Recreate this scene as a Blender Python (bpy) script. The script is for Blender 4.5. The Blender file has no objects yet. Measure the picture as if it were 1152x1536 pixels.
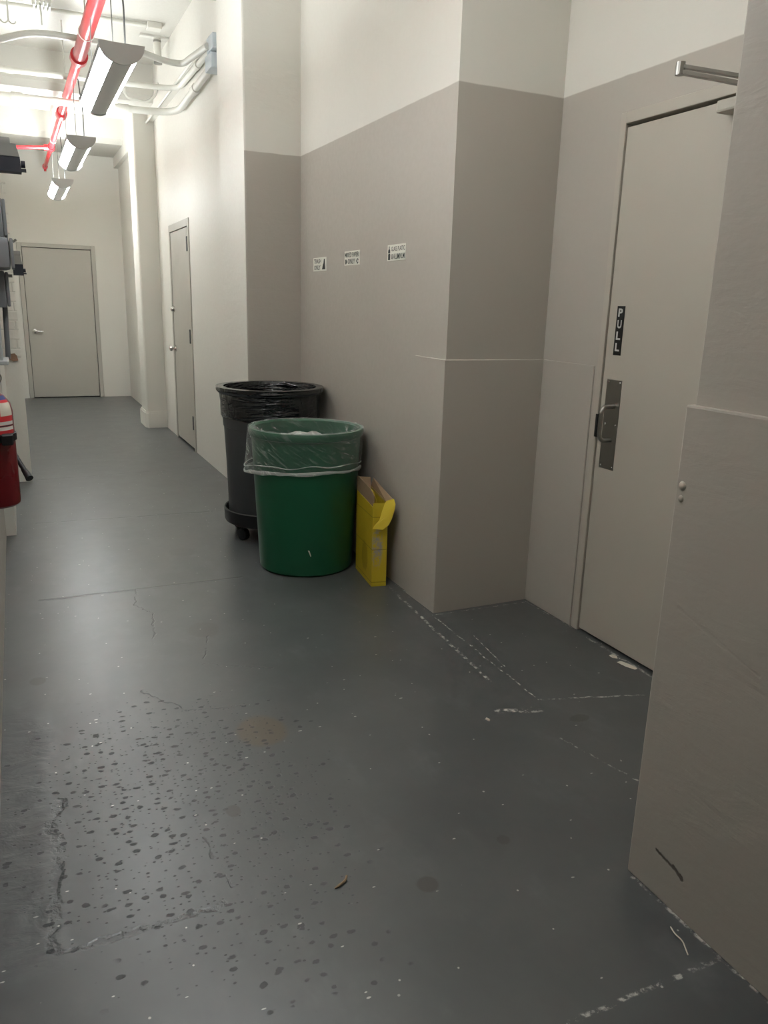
import bpy, bmesh, math, random
from mathutils import Vector, Matrix, noise as mnoise
PI = math.pi
random.seed(7)
SC = bpy.context.scene
COL = SC.collection

# ------------------------------------------------------------------ camera
cam_d = bpy.data.cameras.new('camera')
cam_d.sensor_fit = 'HORIZONTAL'
cam_d.sensor_width = 36.0
cam_d.lens = 36.0 * 1163.87 / 1152.0
cam_d.clip_start = 0.02
cam_d.clip_end = 60
cam = bpy.data.objects.new('camera', cam_d)
COL.objects.link(cam)
_p, _r, _y = math.radians(14.9596), math.radians(1.5849), math.radians(25.1864)
fw = Vector((math.sin(_y) * math.cos(_p), math.cos(_y) * math.cos(_p), -math.sin(_p)))
rt = Vector((math.cos(_y), -math.sin(_y), 0))
up = rt.cross(fw)
rt2 = rt * math.cos(_r) + up * math.sin(_r)
up2 = up * math.cos(_r) - rt * math.sin(_r)
M = Matrix((rt2, up2, -fw)).transposed().to_4x4()
M.translation = (0, 0, 1.35)
cam.matrix_world = M
SC.camera = cam

# ------------------------------------------------------------------ world, exposure, lamp strengths
wd = bpy.data.worlds.new('world')
wd.use_nodes = True
wd.node_tree.nodes['Background'].inputs[0].default_value = (0.5, 0.5, 0.5, 1)
wd.node_tree.nodes['Background'].inputs[1].default_value = 0.0
SC.world = wd
SC.view_settings.view_transform = 'Standard'
SC.view_settings.look = 'None'
SC.view_settings.gamma = 1.0
SC.view_settings.use_curve_mapping = False
SC.view_settings.exposure = 0.0
LAMP_UP = 40.0        # luminous tray on top of each pendant
LAMP_SIDE = 22.5       # curved side diffusers
LAMP_FAR = 2.8        # farthest pendant boosted to brighten the far wall
LAMP_NEAR = 1.75
LAMP_BACK = .35      # unseen pendant added behind the viewer for its light, dimmed
LAMP_COL = (1.0, 1.055, 1.08)

# ------------------------------------------------------------------ node expressions
class NT:
    def __init__(s, name):
        s.m = bpy.data.materials.new(name)
        s.m.use_nodes = True
        s.t = s.m.node_tree
        s.t.nodes.clear()
        s.out = s.t.nodes.new('ShaderNodeOutputMaterial')
    def link(s, v, sock):
        if isinstance(v, X): s.t.links.new(v.s, sock)
        elif isinstance(v, (int, float)): sock.default_value = v
        else:
            v = tuple(v)
            if len(v) == 3 and len(sock.default_value) == 4: v = v + (1,)
            sock.default_value = v
    def math(s, op, a, b=0.0, c=None, clamp=False):
        n = s.t.nodes.new('ShaderNodeMath'); n.operation = op; n.use_clamp = clamp
        s.link(a, n.inputs[0]); s.link(b, n.inputs[1])
        if c is not None: s.link(c, n.inputs[2])
        return X(s, n.outputs[0])
    def pos(s):
        g = s.t.nodes.new('ShaderNodeNewGeometry')
        sp = s.t.nodes.new('ShaderNodeSeparateXYZ')
        s.t.links.new(g.outputs['Position'], sp.inputs[0])
        return X(s, g.outputs['Position']), X(s, sp.outputs[0]), X(s, sp.outputs[1]), X(s, sp.outputs[2])
    def objco(s):
        n = s.t.nodes.new('ShaderNodeTexCoord')
        return X(s, n.outputs['Object'])
    def comb(s, x, y, z):
        n = s.t.nodes.new('ShaderNodeCombineXYZ')
        for i, v in enumerate((x, y, z)): s.link(v, n.inputs[i])
        return X(s, n.outputs[0])
    def scale(s, v, sc):
        n = s.t.nodes.new('ShaderNodeMapping')
        s.link(v, n.inputs['Vector']); n.inputs['Scale'].default_value = sc
        return X(s, n.outputs[0])
    def noise(s, v, scale=5, detail=3, rough=0.55, dist=0.0):
        n = s.t.nodes.new('ShaderNodeTexNoise')
        s.link(v, n.inputs['Vector'])
        n.inputs['Scale'].default_value = scale; n.inputs['Detail'].default_value = detail
        n.inputs['Roughness'].default_value = rough; n.inputs['Distortion'].default_value = dist
        return X(s, n.outputs['Fac'])
    def voro(s, v, scale, rnd=1.0, dim='3D'):
        n = s.t.nodes.new('ShaderNodeTexVoronoi'); n.voronoi_dimensions = dim
        s.link(v, n.inputs['Vector']); n.inputs['Scale'].default_value = scale
        n.inputs['Randomness'].default_value = rnd
        sp = s.t.nodes.new('ShaderNodeSeparateXYZ')
        s.t.links.new(n.outputs['Color'], sp.inputs[0])
        return X(s, n.outputs['Distance']), X(s, sp.outputs[0])
    def rng(s, v, a, b, c=0.0, d=1.0):      # smooth step from a..b to c..d
        n = s.t.nodes.new('ShaderNodeMapRange'); n.interpolation_type = 'SMOOTHSTEP'
        s.link(v, n.inputs[0])
        for i, q in enumerate((a, b, c, d)): n.inputs[i + 1].default_value = q
        return X(s, n.outputs[0])
    def mix(s, f, a, b):
        n = s.t.nodes.new('ShaderNodeMix'); n.data_type = 'RGBA'
        s.link(f, n.inputs[0]); s.link(a, n.inputs[6]); s.link(b, n.inputs[7])
        return X(s, n.outputs[2])
    def bump(s, h, strength=0.3, dist=0.01):
        n = s.t.nodes.new('ShaderNodeBump')
        s.link(h, n.inputs['Height']); n.inputs['Strength'].default_value = strength
        n.inputs['Distance'].default_value = dist
        return X(s, n.outputs[0])
    def seg(s, u, v, a, b):                 # distance from (u,v) to a segment
        dx, dy = b[0] - a[0], b[1] - a[1]
        L2 = dx * dx + dy * dy
        t = s.math('MULTIPLY_ADD', u - a[0], dx / L2, (v - a[1]) * (dy / L2), clamp=True)
        ex = (u - a[0]) - t * dx
        ey = (v - a[1]) - t * dy
        return s.math('SQRT', ex * ex + ey * ey)
    def bsdf(s, color=(.5, .5, .5), rough=.5, metal=0.0, normal=None, spec=None, coat=None):
        n = s.t.nodes.new('ShaderNodeBsdfPrincipled')
        s.link(color, n.inputs['Base Color']); s.link(rough, n.inputs['Roughness']); s.link(metal, n.inputs['Metallic'])
        if normal is not None: s.t.links.new(normal.s, n.inputs['Normal'])
        if spec is not None: s.link(spec, n.inputs['Specular IOR Level'])
        s.t.links.new(n.outputs[0], s.out.inputs[0])
        return n
class X:
    def __init__(s, t, sock): s.t = t; s.s = sock
    def __add__(s, o): return s.t.math('ADD', s, o)
    def __sub__(s, o): return s.t.math('SUBTRACT', s, o)
    def __rsub__(s, o): return s.t.math('SUBTRACT', o, s)
    def __mul__(s, o): return s.t.math('MULTIPLY', s, o)
    def mx(s, o): return s.t.math('MAXIMUM', s, o)
    def mn(s, o): return s.t.math('MINIMUM', s, o)
    def ab(s): return s.t.math('ABSOLUTE', s)
    __radd__ = __add__
    __rmul__ = __mul__

def lin(r, g, b):
    f = lambda c: (c / 255 / 12.92) if c / 255 <= .04045 else ((c / 255 + .055) / 1.055) ** 2.4
    return (f(r), f(g), f(b))

# ------------------------------------------------------------------ materials
def simple(name, col, rough=.5, metal=0.0, var=.12, scale=14, bump=0.0, spec=None):
    t = NT(name)
    o = t.objco()
    n = t.noise(o, scale, 3)
    c = t.mix(n, tuple(x * (1 - var) for x in col), tuple(min(1, x * (1 + var)) for x in col))
    nr = t.bump(t.noise(o, scale * 6, 3), bump, .002) if bump else None
    t.bsdf(c, t.rng(n, 0.3, 0.7, rough * .9, min(1, rough * 1.1)), metal, nr, spec)
    return t.m

WHITE = lin(217, 214, 205)
GREY = lin(175, 169, 159)
def wall_paint(name, two_tone, line=2.187, rough_plaster=.25, extra=None, white=None):
    WH = white or WHITE
    t = NT(name)
    P, x, y, z = t.pos()
    big = t.noise(P, 1.3, 3)
    fine = t.noise(P, 42, 4, .6)
    trowel = t.noise(t.scale(P, (5, 5, 16)), 1.0, 4, .6, .4)
    white = t.mix(big, tuple(c * .96 for c in WH), tuple(c * 1.02 for c in WH))
    if two_tone:
        grey = t.mix(big, tuple(c * .93 for c in GREY), tuple(c * 1.05 for c in GREY))
        wob = (t.noise(P, 9, 2) - .5) * .006
        col = t.mix(t.rng(z + wob, line - .003, line + .003), grey, white)
    else:
        col = white
    h = fine * .12 + trowel * .55
    if extra: col, h = extra(t, P, x, y, z, col, h)
    t.bsdf(col, t.rng(fine, .3, .7, .42, .58), 0, t.bump(h, rough_plaster, .012), .35)
    return t.m
def pier_marks(t, P, x, y, z, col, h):
    d = t.seg(y, z, (1.14, .118), (1.06, .105)).mn(t.seg(y, z, (1.085, .112), (1.06, .1)) - .002)
    m = t.rng(d + (t.noise(P, 120, 2) - .5) * .008, .001, .006, 1, 0)
    s1 = t.seg(y, z, (1.17, .72), (.95, .66))
    v, r = t.voro(t.scale(P, (9, 9, 22)), 1.0)
    pock = t.rng(v + (t.noise(P, 60, 2) - .5) * .2, .10, .18, 1, 0) * t.rng(r, .86, .88)
    h = h - m * .5 - t.rng(s1 + (t.noise(P, 14, 3) - .5) * .02, 0, .006, 1, 0) * .1 - pock * .8
    return t.mix(m * .8, col, lin(60, 52, 45)), h
MT_WHITE = wall_paint('white wall paint', False, rough_plaster=.22)
MT_TWO = wall_paint('grey and white wall paint', True, rough_plaster=.12)
MT_STEP = wall_paint('rough grey and white wall paint', True, rough_plaster=.45)
MT_PIER = wall_paint('dented grey wall paint', True, rough_plaster=.35, extra=pier_marks)
MT_ROUGHW = wall_paint('rough white wall paint', False, rough_plaster=.5)
MT_GREYONLY = wall_paint('grey dado paint', True, line=1.10, rough_plaster=.2)

def brick_white():
    t = NT('white painted brick')
    P, x, y, z = t.pos()
    n = t.t.nodes.new('ShaderNodeTexBrick')
    t.link(t.comb(x, z, 0.0), n.inputs['Vector'])
    n.inputs['Scale'].default_value = 1.0
    n.inputs['Brick Width'].default_value = .2; n.inputs['Row Height'].default_value = .065
    n.inputs['Mortar Size'].default_value = .006; n.inputs['Mortar Smooth'].default_value = .6
    h = (1 - X(t, n.outputs['Fac'])) * t.rng(z, .9, .93) + t.noise(P, 30, 3) * .3
    t.bsdf(WHITE, .5, 0, t.bump(h, .5, .01), .3)
    return t.m
MT_BRICK = brick_white()

def floor_mat():
    t = NT('painted concrete floor')
    P, x, y, z = t.pos()
    n1 = t.noise(P, 1.1, 4, .6)
    n2 = t.noise(P, 9, 5, .65)
    n3 = t.noise(P, 70, 3, .6)
    base = t.mix(t.rng(n1, .25, .75), lin(66, 69, 70), lin(75, 78, 78))
    base = t.mix(t.rng(t.noise(P, 3.4, 4, .62), .3, .7, 0, .5), base, lin(88, 90, 89))
    # pale scuffing
    sc = t.rng(t.noise(t.scale(P, (3.2, 1.6, 1)), 2.2, 4, .6), .5, .8) * t.rng(n2, .3, .7) * .3
    base = t.mix(sc, base, lin(128, 132, 132))
    wob = (t.noise(P, 7, 3) - .5) * .022
    h = n2 * .05 + n3 * .010
    # concrete joints across the corridor
    fade = lambda d, w: t.rng(d, w * .35, w, 1, 0)
    j1 = fade(t.seg(x, y + wob * .6, (.0, 3.668), (.93, 3.652)), .011)
    j2 = fade(t.seg(x, y + wob, (.02, 5.02), (1.3, 4.945)), .013)
    j3 = fade(t.seg(x, y + wob, (.02, 6.27), (1.4, 6.37)), .012) * .6
    jj = j1.mx(j2 * t.rng(n2, .38, .55)).mx(j3 * t.rng(n2, .4, .55))
    # hairline cracks
    w2 = (t.noise(P, 16, 3) - .5) * .05
    cr = None
    for a, b in (((.42, 3.66), (.385, 3.45)), ((.385, 3.45), (.45, 3.33)), ((.45, 3.33), (.40, 3.0)), ((.62, 3.0), (.56, 2.8)), ((.30, 2.62), (.42, 2.42)), ((.55, 2.75), (.78, 2.62)), ((.42, 2.42), (.62, 2.38)), ((.33, 1.75), (.36, 1.55))):
        d = t.seg(x + w2, y + w2 * .7, a, b)
        cr = d if cr is None else cr.mn(d)
    crack = t.rng(cr, .0015, .005, 1, 0) * t.rng(n2, .4, .5)
    # pits worn in the paint, thick in the middle of the floor
    ex = (x - .30) * 1.75
    ey = (y - 1.92) * 1.15
    reg = t.rng(t.math('SQRT', ex * ex + ey * ey) + (n1 - .5) * .5, .35, .95, 1, 0)
    nb = t.noise(P, 48, 2, .5)
    nv = t.noise(P, 3.4, 4, .62)
    v1, r1 = t.voro(t.scale(P, (.85, 1.25, 1)), 27, 1.0, '2D')
    v2, r2 = t.voro(t.scale(P, (.9, 1.2, 1)), 60, 1.0, '2D')
    pit = t.rng(v1 + (nb - .5) * .55 - r1 * .06, .09, .19, 1, 0) * t.rng(r1 + reg * .52, .995, 1.03)
    pit2 = t.rng(v2 + (nb - .5) * .5, .10, .20, 1, 0) * t.rng(r2 + reg * .40, .995, 1.03)
    # second pitted patch near the bottom
    e2 = t.rng(t.math('SQRT', (x - .48) * (x - .48) + (y - 1.27) * (y - 1.27)) + (n1 - .5) * .2, .05, .28, 1, 0)
    pit3 = t.rng(v1 + (nb - .5) * .55, .10, .22, 1, 0) * t.rng(r1 + e2 * .36, 1.0, 1.03)
    pits = pit.mx(pit2).mx(pit3)
    # broken surface along the left wall
    rr = t.rng(x + (t.noise(P, 6, 3) - .5) * .12, -.06, .02, 1, 0) * t.rng(y, 2.35, 2.75, 1, 0) * t.rng(y, 1.42, 1.52)
    rough_n = t.noise(t.scale(P, (6, 11, 1)), 1.5, 4, .6, .5)
    w3 = (t.noise(P, 8, 4, .65) - .5) * .14
    edge = (t.rng(t.seg(x + w3, y + w3, (-.01, 2.05), (-.035, 1.5)), .003, .018, 1, 0) * t.rng(n2, .38, .55)).mx(t.rng(t.seg(x + w2, y + w2, (-.03, 1.5), (.32, 1.5)), .002, .012, 1, 0) * t.rng(n2, .42, .52))
    # stains
    def blot(cx, cy, rx, ry, wv=.35):
        a = (x - cx) * (1 / rx); b = (y - cy) * (1 / ry)
        return t.rng(t.math('SQRT', a * a + b * b) + (n2 - .5) * wv, .75, 1.05, 1, 0)
    brown = blot(.615, 2.2, .085, .105)
    ring = blot(.73, 4.16, .075, .085) * .6
    dark = (blot(.79, 1.375, .03, .03) * .8).mx(blot(.43, 1.83, .022, .03) * .9).mx(blot(-.035, 2.83, .03, .035) * .8).mx(blot(1.05, 1.44, .02, .02) * .6).mx(blot(1.64, 1.87, .045, .025) * .7).mx(blot(.62, 3.07, .07, .09, .9) * .45)
    # white paint worn through: lines and specks
    wl = None
    for a, b, w in (((1.275, .929), (.80, .932), .008), ((1.585, 2.03), (1.97, 1.915), .006), ((1.50, 1.79), (1.57, 1.51), .005), ((1.40, 2.02), (1.54, 1.965), .018), ((1.575, 3.3), (1.50, 2.22), .010), ((1.60, 2.86), (1.585, 2.05), .004), ((1.66, 2.6), (1.62, 2.3), .003),
                    ((1.272, 1.20), (1.280, .78), .009), ((1.62, 3.28), (1.622, 2.89), .006), ((1.62, 2.86), (2.1, 2.845), .004), ((2.10, 2.87), (2.115, 2.5), .005), ((2.105, 2.42), (2.10, 2.0), .010)):
        d = t.rng(t.seg(x + w2 * .35, y + w2 * .35, a, b), w * .3, w, 1, 0)
        wl = d if wl is None else wl.mx(d)
    worn = wl * t.rng(t.noise(P, 34, 4, .7), .46, .62)
    v4, r4 = t.voro(P, 8, 1.0, '2D')
    v5, r5 = t.voro(t.scale(P, (1, 2.2, 1)), 15, 1.0, '2D')
    speck = t.rng(v4 + (nb - .5) * .04, .012, .028, 1, 0) * t.rng(r4, .70, .74)
    speck = speck.mx(t.rng(v5 + (nb - .5) * .25, .03, .075, 1, 0) * t.rng(r5, .955, .965))
    wm = worn.mx(speck)
    col = t.mix(brown * .85, base, lin(86, 74, 56))
    col = t.mix(ring, col, lin(66, 68, 68))
    col = t.mix(dark, col, lin(58, 56, 52))
    col = t.mix((rr * t.rng(rough_n, .45, .65)) * .6, col, lin(52, 54, 56))
    col = t.mix((jj.mx(crack)).mx(edge * .7) * .85, col, lin(42, 44, 46))
    col = t.mix(pits * .75, col, lin(46, 48, 50))
    col = t.mix(wm * .85, col, lin(205, 203, 195))
    h = h - pits * .05 - jj * .2 - crack * .15 - edge * .3 + rr * rough_n * .7 + worn * .05
    rough = t.rng(n2 * .5 + n1 * .5, .2, .8, .31, .37) + pits * .3 + wm * .25 + rr * .12
    t.bsdf(col, rough, 0, t.bump(h, .5, .012), 1.0)
    return t.m
MT_FLOOR = floor_mat()
MT_CEIL = wall_paint('ceiling paint', False, rough_plaster=.3, white=lin(196, 193, 184))
MT_DOOR = simple('grey door paint', lin(176, 170, 158), .42, var=.04, scale=3, bump=.03)
MT_DOORFAR = simple('cool grey door paint', lin(176, 172, 162), .42, var=.04, scale=3, bump=.03)
MT_DARK = simple('painted gap shade', lin(22, 20, 18), .8)  # near-black sheets behind the leaves paint the shade in the gaps
MT_STEEL = simple('brushed steel', lin(150, 148, 143), .34, 1.0, .08, 30)
MT_CHROME = simple('polished metal', lin(205, 203, 198), .18, 1.0, .05, 20)
MT_HINGE = simple('hinge steel', lin(120, 122, 124), .4, .8, .08)
MT_BLACKSIGN = simple('black engraved plastic', lin(18, 18, 18), .35)
MT_SIGNWHITE = simple('white sign vinyl', lin(226, 224, 212), .4, var=.02)
MT_SIGNLETTER = simple('silver lettering', lin(190, 190, 186), .4)
MT_INK = simple('dark green black ink', lin(40, 46, 42), .5)
MT_FIXT = simple('grey enamel lamp housing', lin(214, 215, 213), .42, 0, .03)
MT_CAP = simple('grey lamp end cap', lin(176, 176, 173), .42, 0, .03)
MT_RAIL = simple('dark grey lamp rail', lin(118, 119, 118), .45, 0, .03)
MT_WIRE = simple('grey wire', lin(112, 111, 107), .5, .2)
MT_CORD = simple('dark grey cord', lin(84, 84, 82), .5)
MT_CONDUIT = simple('white painted conduit', lin(205, 203, 194), .4, 0, .06, 9)
MT_GALV = simple('galvanised box', lin(188, 196, 200), .45, 0, .08, 20)
MT_RED = simple('red sprinkler paint', lin(184, 36, 42), .35, 0, .1, 6)
MT_DKRED = simple('extinguisher red', lin(112, 18, 26), .28, 0, .06, 8)
MT_BLACK = simple('black plastic', lin(26, 27, 29), .42, 0, .12, 20, .1)
MT_CANGREY = simple('charcoal bin plastic', lin(58, 60, 62), .5, 0, .1, 9, .12)
MT_GREEN = simple('green bin plastic', lin(20, 82, 54), .38, 0, .12, 4, .05)
MT_PANEL = simple('grey electrical enamel', lin(112, 114, 116), .45, .1, .08, 9)
MT_PANELPALE = simple('pale grey enamel', lin(168, 172, 172), .45, .1, .05, 9)
MT_NAVY = simple('dark navy lens', lin(34, 38, 48), .6, 0, .1, 9)
MT_ULGREY = simple('mid grey lamp casting', lin(128, 128, 124), .45, .1, .06, 9)
MT_KRAFT = simple('brown cardboard', lin(150, 126, 98), .8, 0, .1, 20, .1)
MT_STRAP = simple('black rubber', lin(24, 24, 25), .55)
MT_CHIP = simple('white paint flake', lin(214, 206, 190), .7)
MT_RUST = simple('bare brown brick', lin(140, 112, 92), .8, 0, .2, 40, .4)

def emit(name, col, strength):
    t = NT(name)
    n = t.t.nodes.new('ShaderNodeEmission')
    t.link(col, n.inputs[0]); t.link(strength, n.inputs[1])
    t.t.links.new(n.outputs[0], t.out.inputs[0])
    return t.m
MT_LAMPUP = emit('lamp tray light', LAMP_COL, LAMP_UP)
MT_LAMPUP_FAR = emit('lamp tray light, newer tubes', LAMP_COL, LAMP_UP * LAMP_FAR)
MT_LAMPUP_NEAR = emit('lamp tray light, near tubes', LAMP_COL, LAMP_UP * LAMP_NEAR)
MT_LAMPSIDE = emit('lamp diffuser light', LAMP_COL, LAMP_SIDE)
MT_LAMPSIDE_FAR = emit('lamp diffuser light, newer tubes', LAMP_COL, LAMP_SIDE * LAMP_FAR)
MT_LAMPSIDE_NEAR = emit('lamp diffuser light, near tubes', LAMP_COL, LAMP_SIDE * LAMP_NEAR)

MT_LAMPUP_BACK = emit('lamp tray light, worn tubes', LAMP_COL, LAMP_UP * LAMP_BACK)
MT_LAMPSIDE_BACK = emit('lamp diffuser light, worn tubes', LAMP_COL, LAMP_SIDE * LAMP_BACK)
def film(name, col, base_alpha, wr_scale, amount):
    t = NT(name)
    o = t.objco()
    lw = t.t.nodes.new('ShaderNodeLayerWeight'); lw.inputs[0].default_value = .18
    sp = t.t.nodes.new('ShaderNodeSeparateXYZ'); t.link(o, sp.inputs[0])
    ox, oy, oz = (X(t, sp.outputs[k]) for k in range(3))
    sk = t.comb(ox * wr_scale[0], oy * wr_scale[1], (oz + (ox - oy) * .45) * wr_scale[2])
    wr = t.rng(t.noise(sk, 1.0, 3, .6, .8), .50, .70)
    fc = X(t, lw.outputs['Facing'])
    f = fc * .42 + wr * (fc * .55 + amount) + base_alpha
    f = t.math('MINIMUM', f, .95)
    p = t.bsdf(col, .22, 0, t.bump(wr, .35, .006), .6)
    tr = t.t.nodes.new('ShaderNodeBsdfTransparent')
    mx = t.t.nodes.new('ShaderNodeMixShader')
    t.link(f, mx.inputs[0]); t.t.links.new(tr.outputs[0], mx.inputs[1]); t.t.links.new(p.outputs[0], mx.inputs[2])
    t.t.links.new(mx.outputs[0], t.out.inputs[0])
    return t.m
MT_FILM = film('clear bin liner film', lin(205, 212, 206), .05, (14, 14, 60), .20)
MT_FILMHEM = film('folded bin liner film', lin(205, 210, 204), .48, (20, 20, 40), .3)
def black_film():
    t = NT('black bin liner film')
    o = t.objco()
    a = t.noise(t.scale(o, (6, 6, 34)), 1.0, 2, .5, 1.2)
    b = t.noise(t.scale(o, (18, 18, 9)), 1.0, 2, .5, .6)
    t.bsdf(lin(20, 22, 24), .17, 0, t.bump(a * .8 + b * .6, .75, .022), .7)
    return t.m
MT_BLACKFILM = black_film()
def yellow_card():
    t = NT('yellow printed card')
    o = t.objco()
    P, x, y, z = t.pos()
    n = t.noise(o, 7, 4)
    col = t.mix(n, lin(190, 164, 32), lin(212, 188, 54))
    n2 = t.noise(o, 22, 4, .7)
    # grime and torn print on the narrow front face
    a = (z - .20) * 6.5
    front = t.rng(y, 3.31, 3.30, 0, 1)
    blob = t.rng(t.math('SQRT', a * a + (x - 1.515) * (x - 1.515) * 600) + (n2 - .5) * 1.3, .5, .85, 1, 0) * t.rng(y, 3.300, 3.312, 1, 0)
    col = t.mix(blob * t.rng(n2, .42, .6), col, lin(150, 148, 150))
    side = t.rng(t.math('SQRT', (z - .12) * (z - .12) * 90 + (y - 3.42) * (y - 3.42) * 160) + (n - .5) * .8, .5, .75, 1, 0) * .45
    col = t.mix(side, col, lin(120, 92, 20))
    line = t.rng((z - .19).ab(), .001, .003, 1, 0).mx(t.rng((z - .022).ab(), .001, .003, 1, 0)).mx(t.rng((z - .355).ab(), .001, .003, 1, 0))
    col = t.mix(line * .5, col, lin(90, 74, 12))
    t.bsdf(col, .42, 0, t.bump(n2, .15, .004), .45)
    return t.m
MT_YELLOW = yellow_card()
MT_YELLOWLIT = simple('lit yellow card', lin(232, 206, 66), .42, 0, .06, 12)  # paler copy of the carton yellow, light painted into the torn flap
def label_mat():
    t = NT('extinguisher label print')
    P, x, y, z = t.pos()
    col = t.mix(t.rng(z, 1.081, 1.083), lin(206, 52, 56), lin(70, 86, 140))
    c2 = t.rng(z, 1.040, 1.042) * t.rng(z, 1.074, 1.076, 1, 0) * t.rng(x, -.055, -.054)
    col = t.mix(c2, col, lin(214, 208, 190))
    c3 = t.rng((z - 1.022).ab(), .004, .005, 1, 0).mx(t.rng((z - 1.008).ab(), .004, .005, 1, 0))
    col = t.mix(c3, col, lin(216, 214, 206))
    col = t.mix(t.rng((z - 1.015).ab(), .0012, .002, 1, 0), col, lin(50, 46, 48))
    t.bsdf(col, .35)
    return t.m
MT_LABEL = label_mat()

# ------------------------------------------------------------------ mesh helpers
def B(): return bmesh.new()
def box(bm, x0, x1, y0, y1, z0, z1, bev=0.0, seg=2):
    vs = [bm.verts.new((x, y, z)) for x in (x0, x1) for y in (y0, y1) for z in (z0, z1)]
    F = ((0, 1, 3, 2), (4, 6, 7, 5), (0, 4, 5, 1), (2, 3, 7, 6), (0, 2, 6, 4), (1, 5, 7, 3))
    fs = [bm.faces.new([vs[i] for i in f]) for f in F]
    if bev:
        es = list({e for f in fs for e in f.edges})
        bmesh.ops.bevel(bm, geom=es, offset=bev, segments=seg, profile=.6, affect='EDGES')
    return fs
def ring_pts(c, d, r, n, u=None):
    d = d.normalized()
    if u is None: u = d.orthogonal().normalized()
    u = (u - d * u.dot(d)).normalized()
    v = d.cross(u)
    return [c + u * (r * math.cos(2 * PI * k / n)) + v * (r * math.sin(2 * PI * k / n)) for k in range(n)], u
def tube(bm, pts, r, n=12, cap=True):
    pts = [Vector(p) for p in pts]
    rs = r if isinstance(r, (list, tuple)) else [r] * len(pts)
    rings, u = [], None
    for i, p in enumerate(pts):
        a = pts[max(0, i - 1)]; b = pts[min(len(pts) - 1, i + 1)]
        d = (b - a)
        if i not in (0, len(pts) - 1):
            d = (p - a).normalized() + (b - p).normalized()
        q, u = ring_pts(p, d, rs[i], n, u)
        rings.append([bm.verts.new(k) for k in q])
    for a, b in zip(rings, rings[1:]):
        for k in range(n):
            bm.faces.new((a[k], a[(k + 1) % n], b[(k + 1) % n], b[k]))
    if cap:
        bm.faces.new(rings[0][::-1]); bm.faces.new(rings[-1])
def smooth_path(pts, rad, n=6):     # round the corners of a polyline
    pts = [Vector(p) for p in pts]
    out = [pts[0]]
    for a, p, b in zip(pts, pts[1:], pts[2:]):
        ra = min(rad, (p - a).length * .48, (b - p).length * .48)
        s = p + (a - p).normalized() * ra
        e = p + (b - p).normalized() * ra
        for k in range(n + 1):
            q = k / n
            out.append(s * (1 - q) ** 2 + p * 2 * q * (1 - q) + e * q * q)
    out.append(pts[-1])
    return out
def lathe(bm, prof, c=(0, 0, 0), n=64, close=False):
    rings = []
    for r, z in prof:
        rings.append([bm.verts.new((c[0] + r * math.cos(2 * PI * k / n), c[1] + r * math.sin(2 * PI * k / n), c[2] + z)) for k in range(n)] if r > 1e-5 else [bm.verts.new((c[0], c[1], c[2] + z))])
    for a, b in zip(rings, rings[1:]):
        for k in range(n):
            k2 = (k + 1) % n
            if len(a) == 1 and len(b) == 1: continue
            if len(a) == 1: bm.faces.new((a[0], b[k2], b[k]))
            elif len(b) == 1: bm.faces.new((a[k], a[k2], b[0]))
            else: bm.faces.new((a[k], a[k2], b[k2], b[k]))
def prism(bm, poly, axis, a, b):    # extrude a 2-D polygon along an axis
    def mk(p, w):
        return {'x': (w, p[0], p[1]), 'y': (p[0], w, p[1]), 'z': (p[0], p[1], w)}[axis]
    A = [bm.verts.new(mk(p, a)) for p in poly]
    C_ = [bm.verts.new(mk(p, b)) for p in poly]
    n = len(poly)
    for i in range(n): bm.faces.new((A[i], A[(i + 1) % n], C_[(i + 1) % n], C_[i]))
    bm.faces.new(A[::-1]); bm.faces.new(C_)
def ball(bm, c, r, sx=1, sy=1, sz=1, n=16):
    g = bmesh.ops.create_uvsphere(bm, u_segments=n, v_segments=n // 2 + 2, radius=r)
    for v in g['verts']:
        v.co = Vector((c[0] + v.co.x * sx, c[1] + v.co.y * sy, c[2] + v.co.z * sz))

def base_of(o):
    p = Vector((0, 0, 0))
    while o is not None:
        p += o.location; o = o.parent
    return p
def obj(name, bm, mats, parent=None, smooth=False, origin=None):
    """one mesh object; vertices come in world coordinates"""
    bmesh.ops.recalc_face_normals(bm, faces=bm.faces[:])
    if parent is not None: off = base_of(parent)
    elif origin is not None: off = Vector(origin)
    else:
        xs = [v.co for v in bm.verts]
        off = Vector(((min(v.x for v in xs) + max(v.x for v in xs)) / 2, (min(v.y for v in xs) + max(v.y for v in xs)) / 2, min(v.z for v in xs)))
    for v in bm.verts: v.co -= off
    me = bpy.data.meshes.new(name)
    if smooth:
        for f in bm.faces: f.smooth = True
        for e in bm.edges:
            if len(e.link_faces) == 2 and e.calc_face_angle(0) > .6: e.smooth = False
    bm.to_mesh(me); bm.free()
    for m in (mats if isinstance(mats, (list, tuple)) else [mats]): me.materials.append(m)
    o = bpy.data.objects.new(name, me)
    COL.objects.link(o)
    if parent is None: o.location = off
    else: o.parent = parent
    return o
def struct(name, bm, mats, smooth=False, parent=None, origin=None):
    o = obj(name, bm, mats, parent, smooth, origin)
    o['kind'] = 'structure'
    return o
def tag(o, label, cat, group=None):
    o['label'] = label; o['category'] = cat
    if group: o['group'] = group
    return o
def thing(name, loc, label, cat, group=None, kind=None):
    o = bpy.data.objects.new(name, None)
    o.empty_display_size = .1
    COL.objects.link(o); o.location = loc
    if label: o['label'] = label
    if cat: o['category'] = cat
    if group: o['group'] = group
    if kind: o['kind'] = kind
    return o
def copy_tree(o, parent=None):
    c = o.copy(); COL.objects.link(c)
    if parent is not None: c.parent = parent
    for ch in list(o.children): copy_tree(ch, c)
    return c
def one(f, *a, **k):
    bm = B(); f(bm, *a, **k); return bm

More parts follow.
